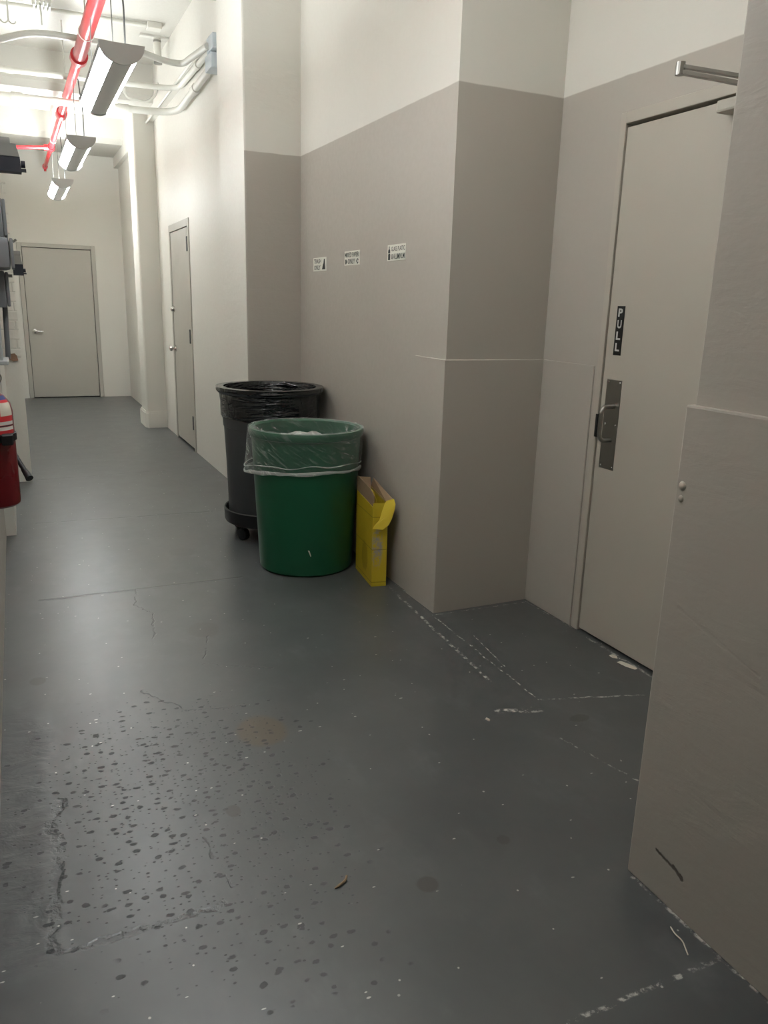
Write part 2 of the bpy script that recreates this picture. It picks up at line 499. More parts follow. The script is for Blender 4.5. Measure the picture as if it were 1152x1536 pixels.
def text_tris(s, w, h, bold=0.0):
    cu = bpy.data.curves.new('text', 'FONT')
    cu.body = s; cu.size = 1; cu.offset = bold; cu.resolution_u = 3
    ob = bpy.data.objects.new('text', cu)
    COL.objects.link(ob)
    bpy.context.view_layer.update()
    dg = bpy.context.evaluated_depsgraph_get()
    me = bpy.data.meshes.new_from_object(ob.evaluated_get(dg))
    vs = [v.co.copy() for v in me.vertices]
    fs = [tuple(p.vertices) for p in me.polygons]
    bpy.data.objects.remove(ob); bpy.data.curves.remove(cu); bpy.data.meshes.remove(me)
    x0, x1 = min(v.x for v in vs), max(v.x for v in vs)
    y0, y1 = min(v.y for v in vs), max(v.y for v in vs)
    return [((v.x - x0) / (x1 - x0) * w, (v.y - y0) / (y1 - y0) * h) for v in vs], fs
def letter(bm, s, x, y_left, z_low, w, h, bold=0.02):
    """lettering on a face that looks towards -X; reads towards -Y"""
    vs, fs = text_tris(s, w, h, bold)
    V = [bm.verts.new((x, y_left - u, z_low + v)) for u, v in vs]
    for f in fs:
        try: bm.faces.new([V[i] for i in f])
        except ValueError: pass
def flat(bm, x, poly):              # polygon (y,z) on a face that looks towards -X, 0.4 mm proud
    prism(bm, poly, 'x', x, x + .0006)

# ------------------------------------------------------------------ the setting
ZC = 3.43
struct('floor', one(box, -.6, 2.4, -3.2, 11.7, -.12, 0), MT_FLOOR, origin=(0, 0, 0))
struct('ceiling', one(box, -.6, 2.4, -3.2, 11.7, ZC, ZC + .1), MT_CEIL)
def beam(y0, y1, zb=3.12):
    bm = B()
    prism(bm, [(y0 - .06, ZC), (y0 - .06, zb + .055), (y0, zb), (y1, zb), (y1, ZC)], 'x', -.15, 1.62)
    return bm
for y0, y1 in ((8.24, 9.09), (10.6, 11.55), (4.76, 5.36), (.62, 1.22)):
    b_ = struct('ceiling_beam', beam(y0, y1), MT_CEIL)

# far wall, with its door opening
bm = B()
box(bm, -.3, .10, 11.55, 11.7, 0, ZC); box(bm, 1.052, 1.75, 11.55, 11.7, 0, ZC); box(bm, .10, 1.052, 11.55, 11.7, 2.0, ZC)
struct('wall_far', bm, MT_WHITE)
# right side: white stretch with a door opening, piers, soffits
bm = B()
box(bm, 1.41, 1.62, 5.36, 7.04, 0, ZC); box(bm, 1.41, 1.62, 7.975, 11.55, 0, ZC); box(bm, 1.41, 1.62, 7.04, 7.975, 2.018, ZC)
struct('wall_right', bm, MT_WHITE)
bm = B(); box(bm, 1.355, 1.41, 5.36, 8.62, 3.03, ZC); box(bm, 1.355, 1.41, 9.0, 10.6, 2.99, ZC); box(bm, 1.355, 1.41, 10.6, 11.55, 2.99, 3.12)
struct('trim_1', bm, MT_WHITE)
bm = B(); box(bm, 1.205, 1.45, 8.60, 8.99, 0, 3.119, .03, 3)
struct('wall_pier', bm, MT_WHITE, True)
bm = B()
prism(bm, [(1.19, 8.64), (1.215, 8.575), (1.41, 8.575), (1.41, 9.02), (1.19, 9.02)], 'z', 0, .155)
prism(bm, [(1.198, 8.645), (1.221, 8.585), (1.41, 8.585), (1.41, 9.01), (1.198, 9.01)], 'z', .155, .175)
struct('baseboard_pier', bm, MT_ROUGHW)
# pier where the white paint ends
bm = B()
fs = box(bm, 1.28, 1.66, 4.757, 5.36, 0, 3.119, .012, 2)
for f in bm.faces:
    f.normal_update()
    f.material_index = 1 if f.normal.y < -.7 else 0
struct('wall_pier', bm, [MT_ROUGHW, MT_STEP])
# grey recycling wall with its return, and the thicker plaster low on it
bm = B(); box(bm, 1.625, 2.12, 2.887, 4.757, 0, ZC)
struct('wall_grey', bm, MT_TWO)
bm = B()
prism(bm, [(1.615, 2.877), (2.118, 2.877), (2.118, 2.95), (1.70, 2.95), (1.70, 3.155), (1.615, 3.155)], 'z', 0, 1.134)
bmesh.ops.bevel(bm, geom=[e for e in bm.edges if min(v.co.z for v in e.verts) > 1.1 or abs(e.verts[0].co.z - e.verts[1].co.z) > 1], offset=.002, segments=1, affect='EDGES')
struct('trim_2', bm, MT_TWO)
bm = B(); box(bm, 2.113, 2.13, 2.535, 2.878, 0, 1.134, .004, 2)
struct('trim_3', bm, MT_TWO)
# alcove wall with the near door opening
bm = B()
box(bm, 2.12, 2.3, 2.517, 2.95, 0, ZC); box(bm, 2.12, 2.3, 1.2, 1.532, 0, ZC); box(bm, 2.12, 2.3, 1.532, 2.517, 2.06, ZC)
struct('wall_alcove', bm, MT_TWO)
# near right wall end
bm = B(); box(bm, 1.288, 2.3, -3.1, 1.212, 0, ZC, .004, 2)
struct('wall_right', bm, MT_PIER)
bm = B()
box(bm, 1.275, 1.36, -3.1, 1.224, 0, 1.163, .005, 2); box(bm, 1.3, 2.12, 1.16, 1.224, 0, 1.163, .005, 2)
struct('trim_4', bm, MT_PIER)
# left side
bm = B(); box(bm, -.4, .02, 6.25, 11.55, 0, ZC)
fs = list(bm.faces)
for f in fs:
    f.normal_update(); f.material_index = 1 if f.normal.y < -.7 else 0
struct('wall_left', bm, [MT_WHITE, MT_BRICK])
struct('wall_left', one(box, -.4, -.095, 4.80, 6.25, 0, ZC), MT_ROUGHW)
struct('wall_left', one(box, -.4, -.148, -3.1, 4.80, 0, ZC), MT_GREYONLY)
struct('wall_back', one(box, -.5, 2.4, -3.25, -3.1, 0, ZC), MT_TWO)

# ------------------------------------------------------------------ doors
# door at the end of the corridor
d = thing('door_1', (.575, 11.55, 0), None, None, kind='structure')
bm = B()
for a in ((.10, .155, 0, 2.0), (1.0, 1.052, 0, 2.0), (.155, 1.0, 1.95, 2.0)):
    box(bm, a[0], a[1], 11.535, 11.62, a[2], a[3], .004, 1)
obj('door_frame', bm, MT_DOORFAR, d)
leaf = obj('door_leaf', one(box, .160, .995, 11.56, 11.60, .012, 1.944, .002, 1), MT_DOORFAR, d)
bm = B(); box(bm, .155, 1.0, 11.602, 11.62, 0, 1.95)
obj('gap_shade', bm, MT_DARK, d)
bm = B()
lathe(bm, [(0, 0), (.030, 0), (.030, .008), (.012, .012), (.012, .05), (0, .05)], n=20)
bmesh.ops.rotate(bm, verts=bm.verts, cent=(0, 0, 0), matrix=Matrix.Rotation(PI / 2, 3, 'X'))
bmesh.ops.translate(bm, verts=bm.verts, vec=(.232, 11.56, .886))
tube(bm, smooth_path([(.232, 11.515, .886), (.25, 11.512, .886), (.335, 11.512, .884)], .02), .011, 10)
obj('lever_handle', bm, MT_CHROME, d, True)['label'] = 'satin chrome lever handle'
# door in the white right wall
d = thing('door_2', (1.41, 7.5, 0), None, None, kind='structure')
bm = B()
for a in ((7.04, 7.088, 0, 2.018), (7.925, 7.975, 0, 2.018), (7.088, 7.925, 1.955, 2.018)):
    box(bm, 1.400, 1.50, a[0], a[1], a[2], a[3], .003, 1)
obj('door_frame', bm, MT_DOORFAR, d)
leaf = obj('door_leaf', one(box, 1.408, 1.45, 7.093, 7.920, .02, 1.950, .002, 1), MT_DOORFAR, d)
obj('leaf_gap_shade', one(box, 1.452, 1.5, 7.088, 7.925, 0, 1.955), MT_DARK, d)
for z in (1.81, 1.03, .26):
    bm = B(); box(bm, 1.4, 1.408, 7.09, 7.155, z - .06, z + .06, .002, 1); tube(bm, [(1.398, 7.096, z - .06), (1.398, 7.096, z + .06)], .008, 10)
    obj('hinge', bm, MT_HINGE, d, True)['label'] = 'steel butt hinge'
def knob_bm(y, z, r, stem):
    bm = B()
    lathe(bm, [(0, 0), (r * 1.15, 0), (r * 1.15, .006), (r * .45, .010), (r * .4, stem), (r * .8, stem + .006), (r, stem + r * .5), (r * .85, stem + r), (r * .4, stem + r * 1.25), (0, stem + r * 1.28)], n=20)
    bmesh.ops.rotate(bm, verts=bm.verts, cent=(0, 0, 0), matrix=Matrix.Rotation(-PI / 2, 3, 'Y'))
    bmesh.ops.translate(bm, verts=bm.verts, vec=(1.408, y, z))
    return bm
obj('door_knob', knob_bm(7.86, .885, .028, .03), MT_CHROME, d, True)['label'] = 'round polished door knob'
obj('deadbolt', knob_bm(7.87, 1.255, .026, .004), MT_CHROME, d, True)['label'] = 'round deadbolt cylinder'
# near door in the alcove
d = thing('door_3', (2.12, 2.02, 0), None, None, kind='structure')
bm = B()
box(bm, 2.114, 2.25, 2.487, 2.517, 0, 2.06, .002, 1); box(bm, 2.114, 2.25, 1.532, 1.562, 0, 2.06, .002, 1); box(bm, 2.114, 2.25, 1.562, 2.487, 2.020, 2.06, .002, 1)
obj('door_frame', bm, MT_DOOR, d)
obj('door_leaf', one(box, 2.122, 2.165, 1.566, 2.4835, .012, 2.008, .0015, 1), MT_DOOR, d)
obj('door_gap_shade', one(box, 2.168, 2.25, 1.562, 2.487, 0, 2.020), MT_DARK, d)
pl = obj('pull_plate', one(box, 2.1195, 2.122, 2.371, 2.456, .732, 1.088, .0008, 1), MT_STEEL, d)
pl['label'] = 'brushed steel pull plate'
for y, z in ((2.446, 1.078), (2.381, 1.078), (2.446, .742), (2.381, .742), (2.443, .912), (2.383, .912)):
    bm = B(); ball(bm, (2.1195, y, z), .005, .4, 1, 1, 10)
    obj('screw', bm, MT_CHROME, pl, True)
bm = B()
tube(bm, smooth_path([(2.121, 2.402, .985), (2.075, 2.402, .985), (2.060, 2.402, .968), (2.060, 2.402, .868), (2.075, 2.402, .851), (2.121, 2.402, .851)], .022), .0085, 14)
obj('pull_handle', bm, MT_STEEL, pl, True)['label'] = 'brushed steel D-shaped pull handle'
obj('latch_strike', one(box, 2.112, 2.126, 2.4835, 2.494, .852, .945), MT_BLACK, d)['label'] = 'black latch strike in the door gap'
sg = obj('pull_sign', one(box, 2.1195, 2.122, 2.396, 2.438, 1.183, 1.369, .0005, 1), MT_BLACKSIGN, d)
sg['label'] = 'black plate lettered PULL downwards'
bm = B()
for k, ch in enumerate('PULL'):
    letter(bm, ch, 2.1190, 2.4290, 1.369 - .040 - k * .0435 - .0, .024, .031, .035)
obj('lettering', bm, MT_SIGNLETTER, sg)
# closer on the hidden hinge side: body on the leaf, arm folded out into the alcove
cl = obj('door_closer', one(box, 2.062, 2.1215, 1.70, 2.012, 1.960, 1.998, .008, 2), MT_DOOR, d)
bm = B()
def bar(bm, a, b, w, h):
    a, b = Vector(a), Vector(b)
    dr = (b - a).normalized(); sd = dr.cross(Vector((0, 0, 1))).normalized() * (w / 2); uz = Vector((0, 0, h / 2))
    A = [bm.verts.new(a + sx * sd + sz * uz) for sx, sz in ((-1, -1), (1, -1), (1, 1), (-1, 1))]
    E_ = [bm.verts.new(b + sx * sd + sz * uz) for sx, sz in ((-1, -1), (1, -1), (1, 1), (-1, 1))]
    for i in range(4): bm.faces.new((A[i], A[(i + 1) % 4], E_[(i + 1) % 4], E_[i]))
    bm.faces.new(A[::-1]); bm.faces.new(E_)
bar(bm, (1.90, 2.014, 2.057), (2.062, 1.858, 2.004), .022, .011)
bar(bm, (1.90, 2.014, 2.073), (2.10, 1.82, 2.012), .020, .010)
tube(bm, [(1.90, 2.014, 2.048), (1.90, 2.014, 2.084)], .014, 14)
tube(bm, [(2.07, 1.85, 1.995), (2.07, 1.85, 2.012)], .014, 12)
box(bm, 2.085, 2.1155, 1.77, 1.84, 2.0205, 2.050, .002, 1)
obj('closer_arm', bm, MT_STEEL, cl)['label'] = 'folded steel closer arm'

# ------------------------------------------------------------------ pendant lamps (row along the corridor)
def make_lamp(y0, label):
    xc, z0, L, a, hgt = .541, 2.452, 1.165, .091, .078
    y1 = y0 + L
    t = thing('pendant_lamp', (xc, (y0 + y1) / 2, z0 - hgt), label, 'ceiling lamp', 'grey half-round pendant lamps along the corridor')
    def arc(a0, a1, n, da=0.0):
        return [(xc + (a + da) * math.cos(PI + PI * (a0 + (a1 - a0) * k / n)), z0 + (hgt + da) * math.sin(PI + PI * (a0 + (a1 - a0) * k / n))) for k in range(n + 1)]
    def shell(a0, a1, n, th, ya, yb, da=0.0):
        bm = B(); prism(bm, arc(a0, a1, n, da) + arc(a0, a1, n, da - th)[::-1], 'y', ya, yb); return bm
    for ya, yb in ((y0, y0 + .016), (y1 - .016, y1)):
        bm = B(); prism(bm, arc(0, 1, 28, .009), 'y', ya, yb)
        obj('end_cap', bm, MT_CAP, t, True)
    obj('bottom_panel', shell(.355, .665, 12, .004, y0 + .016, y1 - .016, .002), MT_FIXT, t, True)['label'] = 'grey perforated bottom panel'
    for a0, a1 in ((.075, .355), (.665, .925)):
        obj('diffuser', shell(a0, a1, 12, .003, y0 + .016, y1 - .016), MT_LAMPSIDE, t, True)['label'] = 'glowing white side diffuser'
    for a0, a1 in ((0, .075), (.925, 1)):
        obj('rail', shell(a0, a1, 4, .006, y0 + .016, y1 - .016, .004), MT_RAIL, t, True)['label'] = 'dark grey edge rail'
    bm = B(); box(bm, xc - .075, xc + .075, y0 + .05, y1 - .05, z0 - .034, z0 - .028)
    obj('light_tray', bm, MT_LAMPUP, t)['label'] = 'glowing open top tray'
    for yy in (y0 + .10, y1 - .10):
        bm = B()
        xw = xc - .025
        tube(bm, [(xw, yy, z0 - .03), (xw, yy, 2.7), (xw + .006, yy, 2.841)], .0026, 6)
        tube(bm, [(xw, yy, z0 - .01), (xw, yy, z0 + .016)], .007, 8)
        bar(bm, (xc - .085, yy, z0 - .004), (xc + .085, yy, z0 - .004), .012, .005)
        obj('suspension_wire', bm, MT_WIRE, t)
    bm = B(); tube(bm, smooth_path([(xc + .028, y0 + .10, z0 - .03), (xc + .030, y0 + .10, z0 + .2), (xc + .018, y0 + .10, 2.76), (xc + .012, y0 + .10, 2.842)], .1), .0042, 8)
    obj('power_cord', bm, MT_CORD, t, True)['label'] = 'dark power cord'
    return t
lamp = make_lamp(4.05, 'largest and nearest of the grey half-round pendant lamps, in front of the red pipe')
for y0, lab in ((6.385, 'middle pendant lamp of the receding row, beneath the red pipe tee'),
                (8.72, 'smallest and farthest pendant lamp, high in front of the far wall'),
                (1.72, 'pendant lamp overhead beside the alcove, next towards the viewer'),
                (-.62, 'unseen pendant lamp added overhead behind the viewer for its light')):
    c = copy_tree(lamp); c.location.y += y0 - 4.05; c['label'] = lab
    tubes = {8.72: (MT_LAMPUP_FAR, MT_LAMPSIDE_FAR), 1.72: (MT_LAMPUP_NEAR, MT_LAMPSIDE_NEAR), -.62: (MT_LAMPUP_BACK, MT_LAMPSIDE_BACK)}.get(y0)
    for ch in c.children:
        if tubes and ch.name.split('.')[0] in ('light_tray', 'diffuser'):
            ch.data = ch.data.copy(); ch.data.materials[0] = tubes[0 if ch.name.startswith('light_tray') else 1]

# ------------------------------------------------------------------ sprinkler pipe and conduits under the ceiling
t = thing('sprinkler_pipe', (.53, 7.5, 2.88), 'red sprinkler pipe running along the corridor above the lamps', 'pipe')
ZP = 2.885
px = lambda y: .5435 - (y - 4.9) * .0066
bm = B(); tube(bm, [(px(-2.9), -2.9, ZP), (px(6.1), 6.1, ZP)], .043, 20); obj('pipe_section', bm, MT_RED, t, True)
bm = B(); tube(bm, [(px(6.1), 6.1, ZP), (px(7.95), 7.95, ZP)], .032, 18); obj('pipe_section', bm, MT_RED, t, True)
bm = B(); tube(bm, [(px(7.95), 7.95, ZP), (px(9.75), 9.75, ZP)], .026, 18); obj('pipe_section', bm, MT_RED, t, True)
bm = B(); tube(bm, [(px(9.75), 9.75, ZP), (px(11.2), 11.2, ZP)], .021, 16); obj('pipe_section', bm, MT_RED, t, True)
bm = B(); tube(bm, [(px(9.75), 9.75, ZP), (.021, 9.75, ZP - .043)], .019, 14); obj('branch_pipe', bm, MT_RED, t, True)
for y, r, w in ((6.1, .056, .05), (7.95, .047, .09), (3.4, .056, .05)):
    bm = B(); tube(bm, [(px(y), y - w, ZP), (px(y), y - w * .8, ZP), (px(y), y + w * .8, ZP), (px(y), y + w, ZP)], [r * .8, r, r, r * .75], 20)
    obj('coupling', bm, MT_RED, t, True)
bm = B(); ball(bm, (px(9.75), 9.75, ZP), .040); tube(bm, [(px(9.7), 9.68, ZP), (px(9.8), 9.82, ZP)], .036, 16); tube(bm, [(px(9.75), 9.75, ZP), (px(9.75) - .07, 9.75, ZP - .005)], .031, 16)
obj('pipe_tee', bm, MT_RED, t, True)
bm = B(); tube(bm, [(px(11.2), 11.14, ZP), (px(11.2), 11.22, ZP)], .031, 16); ball(bm, (px(11.2), 11.22, ZP), .031); tube(bm, [(px(11.2), 11.21, ZP), (px(11.2), 11.21, ZP - .05)], .014, 12)
obj('sprinkler_head', bm, MT_RED, t, True)
for y in (5.55, 7.3, 9.3):
    bm = B(); tube(bm, [(px(y), y, ZP + .03), (px(y), y, ZC if y != 9.3 else 3.43)], .005, 8)
    r_ = .046 if y < 6.1 else (.035 if y < 7.95 else .029)
    lp = [(px(y) + r_ * math.cos(k * PI / 10), y, ZP + r_ * math.sin(k * PI / 10)) for k in range(21)]
    tube(bm, lp, .003, 6)
    obj('hanger', bm, MT_CONDUIT, t)

bx = tag(obj('junction_box', one(box, 1.315, 1.405, 5.66, 5.84, 2.832, 2.925, .006, 2), MT_GALV), 'lower blue-grey junction box half hidden by the white pier', 'junction box', 'junction boxes by the white pier')
bx2 = tag(obj('junction_box', one(box, 1.315, 1.405, 5.60, 5.78, 2.932, 3.022, .006, 2), MT_GALV), 'upper blue-grey junction box half hidden by the white pier', 'junction box', 'junction boxes by the white pier')
def conduit(pts, r, label, fits=(), rad=.09, mat=None):
    t = thing('conduit', pts[len(pts) // 2], label, 'conduit', 'white conduits under the ceiling')
    bm = B(); tube(bm, smooth_path(pts, rad), r, 14); obj('tube', bm, mat or MT_CONDUIT, t, True)
    for a, b in fits:
        bm = B(); tube(bm, [a, b], r * 1.28, 14); obj('coupling', bm, mat or MT_CONDUIT, t, True)
    return t
conduit([(1.308, 5.72, 2.965), (1.27, 5.95, 2.962), (1.24, 6.2, 2.962), (1.127, 6.2, 2.962), (.93, 6.2, 3.004), (.645, 6.2, 3.024), (.313, 6.2, 3.020), (.211, 6.2, 3.0), (.04, 6.2, 2.935), (-.094, 6.2, 2.90)], .021, 'nearest thick white conduit crossing above the largest lamp', rad=.12)
conduit([(1.375, 5.785, 3.0), (1.372, 7.1, 3.005), (1.047, 7.1, 2.998), (.06, 7.1, 2.98), (.021, 7.1, 2.979)], .021, 'white conduit bending off the right wall, crossing at the middle height',
        (((1.372, 6.3, 3.002), (1.372, 6.36, 3.002)), ((.80, 7.1, 2.992), (.74, 7.1, 2.991)), ((.15, 7.1, 2.982), (.10, 7.1, 2.981))), .16)
conduit([(1.362, 5.842, 2.878), (1.362, 7.13, 2.83), (.9, 7.13, 2.815), (.045, 7.13, 2.806), (.021, 7.13, 2.806)], .027, 'thickest white conduit along the right wall, lowest one crossing',
        (((1.362, 6.35, 2.858), (1.362, 6.45, 2.855)), ((.98, 7.13, 2.818), (.90, 7.13, 2.816)), ((.20, 7.13, 2.808), (.12, 7.13, 2.807))), .2)
c1 = conduit([(.021, 7.0, 3.39), (.45, 7.0, 3.40), (1.16, 7.0, 3.405)], .017, 'thin white conduit lying flat against the ceiling')
bm = B(); box(bm, 1.13, 1.24, 6.96, 7.05, 3.382, 3.43, .004, 1); obj('end_box', bm, MT_CONDUIT, c1)
conduit([(1.355, 5.845, 3.055), (1.34, 8.58, 3.015)], .011, 'thin straight white conduit high along the right wall')
conduit([(1.06, 7.9, 3.42), (1.06, 7.9, 3.065), (1.25, 7.9, 3.05), (1.33, 7.9, 3.12), (1.352, 7.9, 3.22)], .012, 'small looped white conduit behind the largest lamp', (((1.06, 7.9, 3.10), (1.06, 7.9, 3.16)),), .06)
bm = B(); tube(bm, [(1.26, 7.32, 3.24), (1.26, 7.32, ZC)], .030, 16)
t = thing('pipe_stub', (1.26, 7.32, 3.22), 'short white vertical pipe stub below the ceiling near the right wall', 'pipe')
obj('stub', bm, MT_CONDUIT, t, True)
bm = B(); tube(bm, [(1.26, 7.32, 3.225), (1.26, 7.32, 3.243)], .033, 16); obj('end_ring', bm, MT_STEEL, t, True)
bm = B(); tube(bm, [(1.26, 7.32, 3.385), (1.26, 7.32, 3.40)], .033, 16); obj('end_ring', bm, MT_STEEL, t, True)
bm = B(); box(bm, 1.12, 1.352, 7.29, 7.35, 3.415, 3.4295); obj('ceiling_plate', bm, MT_CONDUIT, t)
bm = B()
tube(bm, [(.14, 6.6, ZC), (.135, 6.6, 3.17)], .006, 8)
for s in (-1, 1):
    tube(bm, smooth_path([(.135, 6.6, 3.175), (.135 + .02 * s, 6.6, 3.155), (.135 + .042 * s, 6.6, 3.16), (.135 + .048 * s, 6.6, 3.175)], .012), .005, 8)
tag(obj('ceiling_hook', bm, MT_CONDUIT), 'white double hook hanging from the ceiling at top left', 'hook')
bm = B(); box(bm, .31, .44, 6.85, 6.96, ZC - .03, ZC, .006, 2); tube(bm, [(.365, 6.9, ZC - .03), (.365, 6.9, ZC - .17)], .007, 8)
for k in range(5): box(bm, .315 + k * .026, .329 + k * .026, 6.845, 6.965, ZC - .055, ZC - .028)
tag(obj('ceiling_clamp', bm, MT_CONDUIT), 'white ridged clamp under the ceiling left of the red pipe', 'clamp')

# ------------------------------------------------------------------ signs on the grey wall
XS = 1.625
def sign(y0, y1, z0, z1, label):
    t = thing('recycling_sign', (XS - .001, (y0 + y1) / 2, z0), label, 'sign', 'small white recycling signs on the grey wall')
    obj('panel', one(box, XS - .0018, XS - .0002, y1, y0, z0, z1), MT_SIGNWHITE, t)
    return t
xf = XS - .0026
t = sign(4.522, 4.307, 1.527, 1.602, 'leftmost white sign reading TRASH ONLY above the bins')
bm = B()
letter(bm, 'TRASH', xf, 4.508, 1.569, .118, .025, .015); letter(bm, 'ONLY', xf, 4.505, 1.534, .105, .026, .015)
flat(bm, xf, [(4.345, 1.592), (4.333, 1.592), (4.322, 1.535), (4.362, 1.535)]); flat(bm, xf, [(4.375, 1.535), (4.366, 1.535), (4.352, 1.566), (4.358, 1.566)])
obj('lettering', bm, MT_INK, t)
t = sign(4.033, 3.827, 1.545, 1.616, 'middle white sign reading MIXED PAPER ONLY')
bm = B()
letter(bm, 'MIXED PAPER', xf, 4.024, 1.585, .186, .024, .012); letter(bm, 'ONLY', xf, 3.983, 1.551, .095, .026, .015)
flat(bm, xf, [(4.020, 1.551), (4.006, 1.551), (4.006, 1.575), (4.020, 1.575)]); flat(bm, xf, [(4.003, 1.555), (3.995, 1.555), (3.995, 1.571), (4.003, 1.571)])
for a in (90, 210, 330):
    q = [(math.radians(a) + k * 1.2 / 4) for k in range(5)]
    c_ = (3.856, 1.563)
    flat(bm, xf, [(c_[0] + .014 * math.cos(v), c_[1] + .014 * math.sin(v)) for v in q] + [(c_[0] + .007 * math.cos(v), c_[1] + .007 * math.sin(v)) for v in q[::-1]])
obj('lettering', bm, MT_INK, t)
t = sign(3.492, 3.299, 1.549, 1.620, 'rightmost white sign reading GLASS, PLASTIC & ALUMINUM')
bm = B()
letter(bm, 'GLASS, PLASTIC', xf, 3.448, 1.588, .142, .023, .012); letter(bm, '& ALUMINUM', xf, 3.446, 1.555, .138, .025, .012)
flat(bm, xf, [(3.484, 1.583), (3.462, 1.583), (3.463, 1.596), (3.470, 1.602), (3.470, 1.614), (3.476, 1.614), (3.476, 1.602), (3.483, 1.596)])
flat(bm, xf, [(3.483, 1.553), (3.460, 1.553), (3.460, 1.578), (3.466, 1.581), (3.477, 1.581), (3.483, 1.578)])
obj('lettering', bm, MT_INK, t)

# ------------------------------------------------------------------ bins
def wavy(theta, z, s=0.0, f=9.0):
    return mnoise.noise(Vector((math.cos(theta) * f / 3 + s, math.sin(theta) * f / 3, z * f)))
# black bin on its dolly
BX, BY = 1.308, 4.375
t = thing('wheeled_trash_bin', (BX, BY, 0), 'black round trash bin on a wheeled dolly, lined with a black bag', 'trash bin')
bm = B()
lathe(bm, [(0, .115), (.242, .115), (.250, .125), (.263, .645), (.271, .655), (.283, .842), (.298, .846), (.306, .856), (.306, .866), (.300, .876), (.288, .878), (.278, .868), (.268, .66), (.244, .15), (0, .145)], (BX, BY, 0), 96)
obj('bin_body', bm, MT_CANGREY, t, True)
bm = B()
n, m = 220, 26
rows = []
for j in range(m + 1):
    row = []
    for k in range(n):
        th = 2 * PI * k / n
        zb = .700 + .018 * wavy(th, 0, 5, 4)
        f = j / m
        z = .8795 + (zb - .8795) * f
        r = .3085 - .0175 * min(1, max(0, (f - .13) * 12)) - .008 * f + .0035 * wavy(th * .5, z * 2.2, 2, 9) * min(1, max(0, f - .15) * 5)
        if f > .93: r -= .006
        row.append(bm.verts.new((BX + r * math.cos(th), BY + r * math.sin(th), z)))
    rows.append(row)
for a, b in zip(rows, rows[1:]):
    for k in range(n): bm.faces.new((a[k], a[(k + 1) % n], b[(k + 1) % n], b[k]))
inner = []
prev = rows[0]
for j in range(1, 20):
    f = j / 19
    row = []
    for k in range(n):
        th = 2 * PI * k / n
        z = .8795 - .55 * max(0, f - .12) / .88
        r = (.309 - .045 * min(1, f / .12)) - .03 * f + .012 * wavy(th, z * .6, 12, 16) * min(1, f * 2)
        row.append(bm.verts.new((BX + r * math.cos(th), BY + r * math.sin(th), z)))
    for k in range(n): bm.faces.new((prev[(k + 1) % n], prev[k], row[k], row[(k + 1) % n]))
    prev = row
c0 = bm.verts.new((BX, BY, .30))
for k in range(n): bm.faces.new((prev[(k + 1) % n], prev[k], c0))
obj('bin_liner', bm, MT_BLACKFILM, t, True)['label'] = 'shiny black plastic bag folded over the rim'
dl = None
bm = B()
lathe(bm, [(0, .088), (.262, .088), (.272, .094), (.277, .105), (.279, .168), (.274, .174), (.268, .170), (.264, .113), (0, .112)], (BX, BY, 0), 80)
dl = obj('dolly', bm, MT_BLACK, t, True)
for k in range(5):
    a = math.atan2(-.115, -.23) + k * 2 * PI / 5
    cx, cy = BX + .222 * math.cos(a), BY + .222 * math.sin(a)
    bm = B()
    tx, ty = -math.sin(a), math.cos(a)
    for s in (-1, 1):
        q = Vector((cx, cy, .034)) + Vector((math.cos(a), math.sin(a), 0)) * (.008 * s)
        w = Vector((math.cos(a), math.sin(a), 0)) * .0105
        tube(bm, [q - w, q - w * .8, q + w * .8, q + w], [.028, .034, .034, .028], 20)
    tube(bm, [(cx, cy, .034), (cx, cy, .09)], .012, 12)
    lathe(bm, [(0, .078), (.026, .078), (.028, .089), (0, .089)], (cx, cy, 0), 16)
    obj('caster', bm, MT_BLACK, t, True)
# green bin with a clear bag
GX, GY = 1.310, 3.752
t = thing('green_trash_bin', (GX, GY, 0), 'green round trash bin with a clear bag folded over its rim', 'trash bin')
def can_r(z): return .243 + (.279 - .243) * z / .70
bm = B()
lathe(bm, [(0, .004), (.225, .0), (.236, .003), (.243, .012), (can_r(.35), .35), (can_r(.695), .695), (.289, .700), (.2925, .710), (.2925, .728), (.288, .737), (.278, .738), (.270, .728), (can_r(.69) - .008, .69), (.238, .03), (0, .024)], (GX, GY, 0), 96)
obj('bin_body', bm, MT_GREEN, t, True)
LEFT = math.atan2(.33, -.945)
def bulge(th):
    d = (th - LEFT + PI) % (2 * PI) - PI
    return math.exp(-(d / .55) ** 2)
def hem_z(th):
    return .540 + .012 * wavy(th, 0, 3, 5) - .012 * math.sin(th) * 1.0 - .015 * bulge(th)
n, m = 240, 26
bm = B()
rows = []
for j in range(m + 1):
    row = []
    f = j / m
    for k in range(n):
        th = 2 * PI * k / n
        z = .740 + (hem_z(th) - .740) * f
        r = .2955 + .022 * bulge(th) * f - .013 * (1 - bulge(th)) * max(0, f - .1) + .0035 * wavy(th, z * 2.2 + th * .8, 7, 12) * min(1, f * 4)
        r = max(r, can_r(min(z, .69)) + .003)
        if GX + r * math.cos(th) > 1.621: r = (1.621 - GX) / math.cos(th)
        row.append(bm.verts.new((GX + r * math.cos(th), GY + r * math.sin(th), z)))
    rows.append(row)
for a, b in zip(rows, rows[1:]):
    for k in range(n): bm.faces.new((a[k], a[(k + 1) % n], b[(k + 1) % n], b[k]))
prev = rows[0]
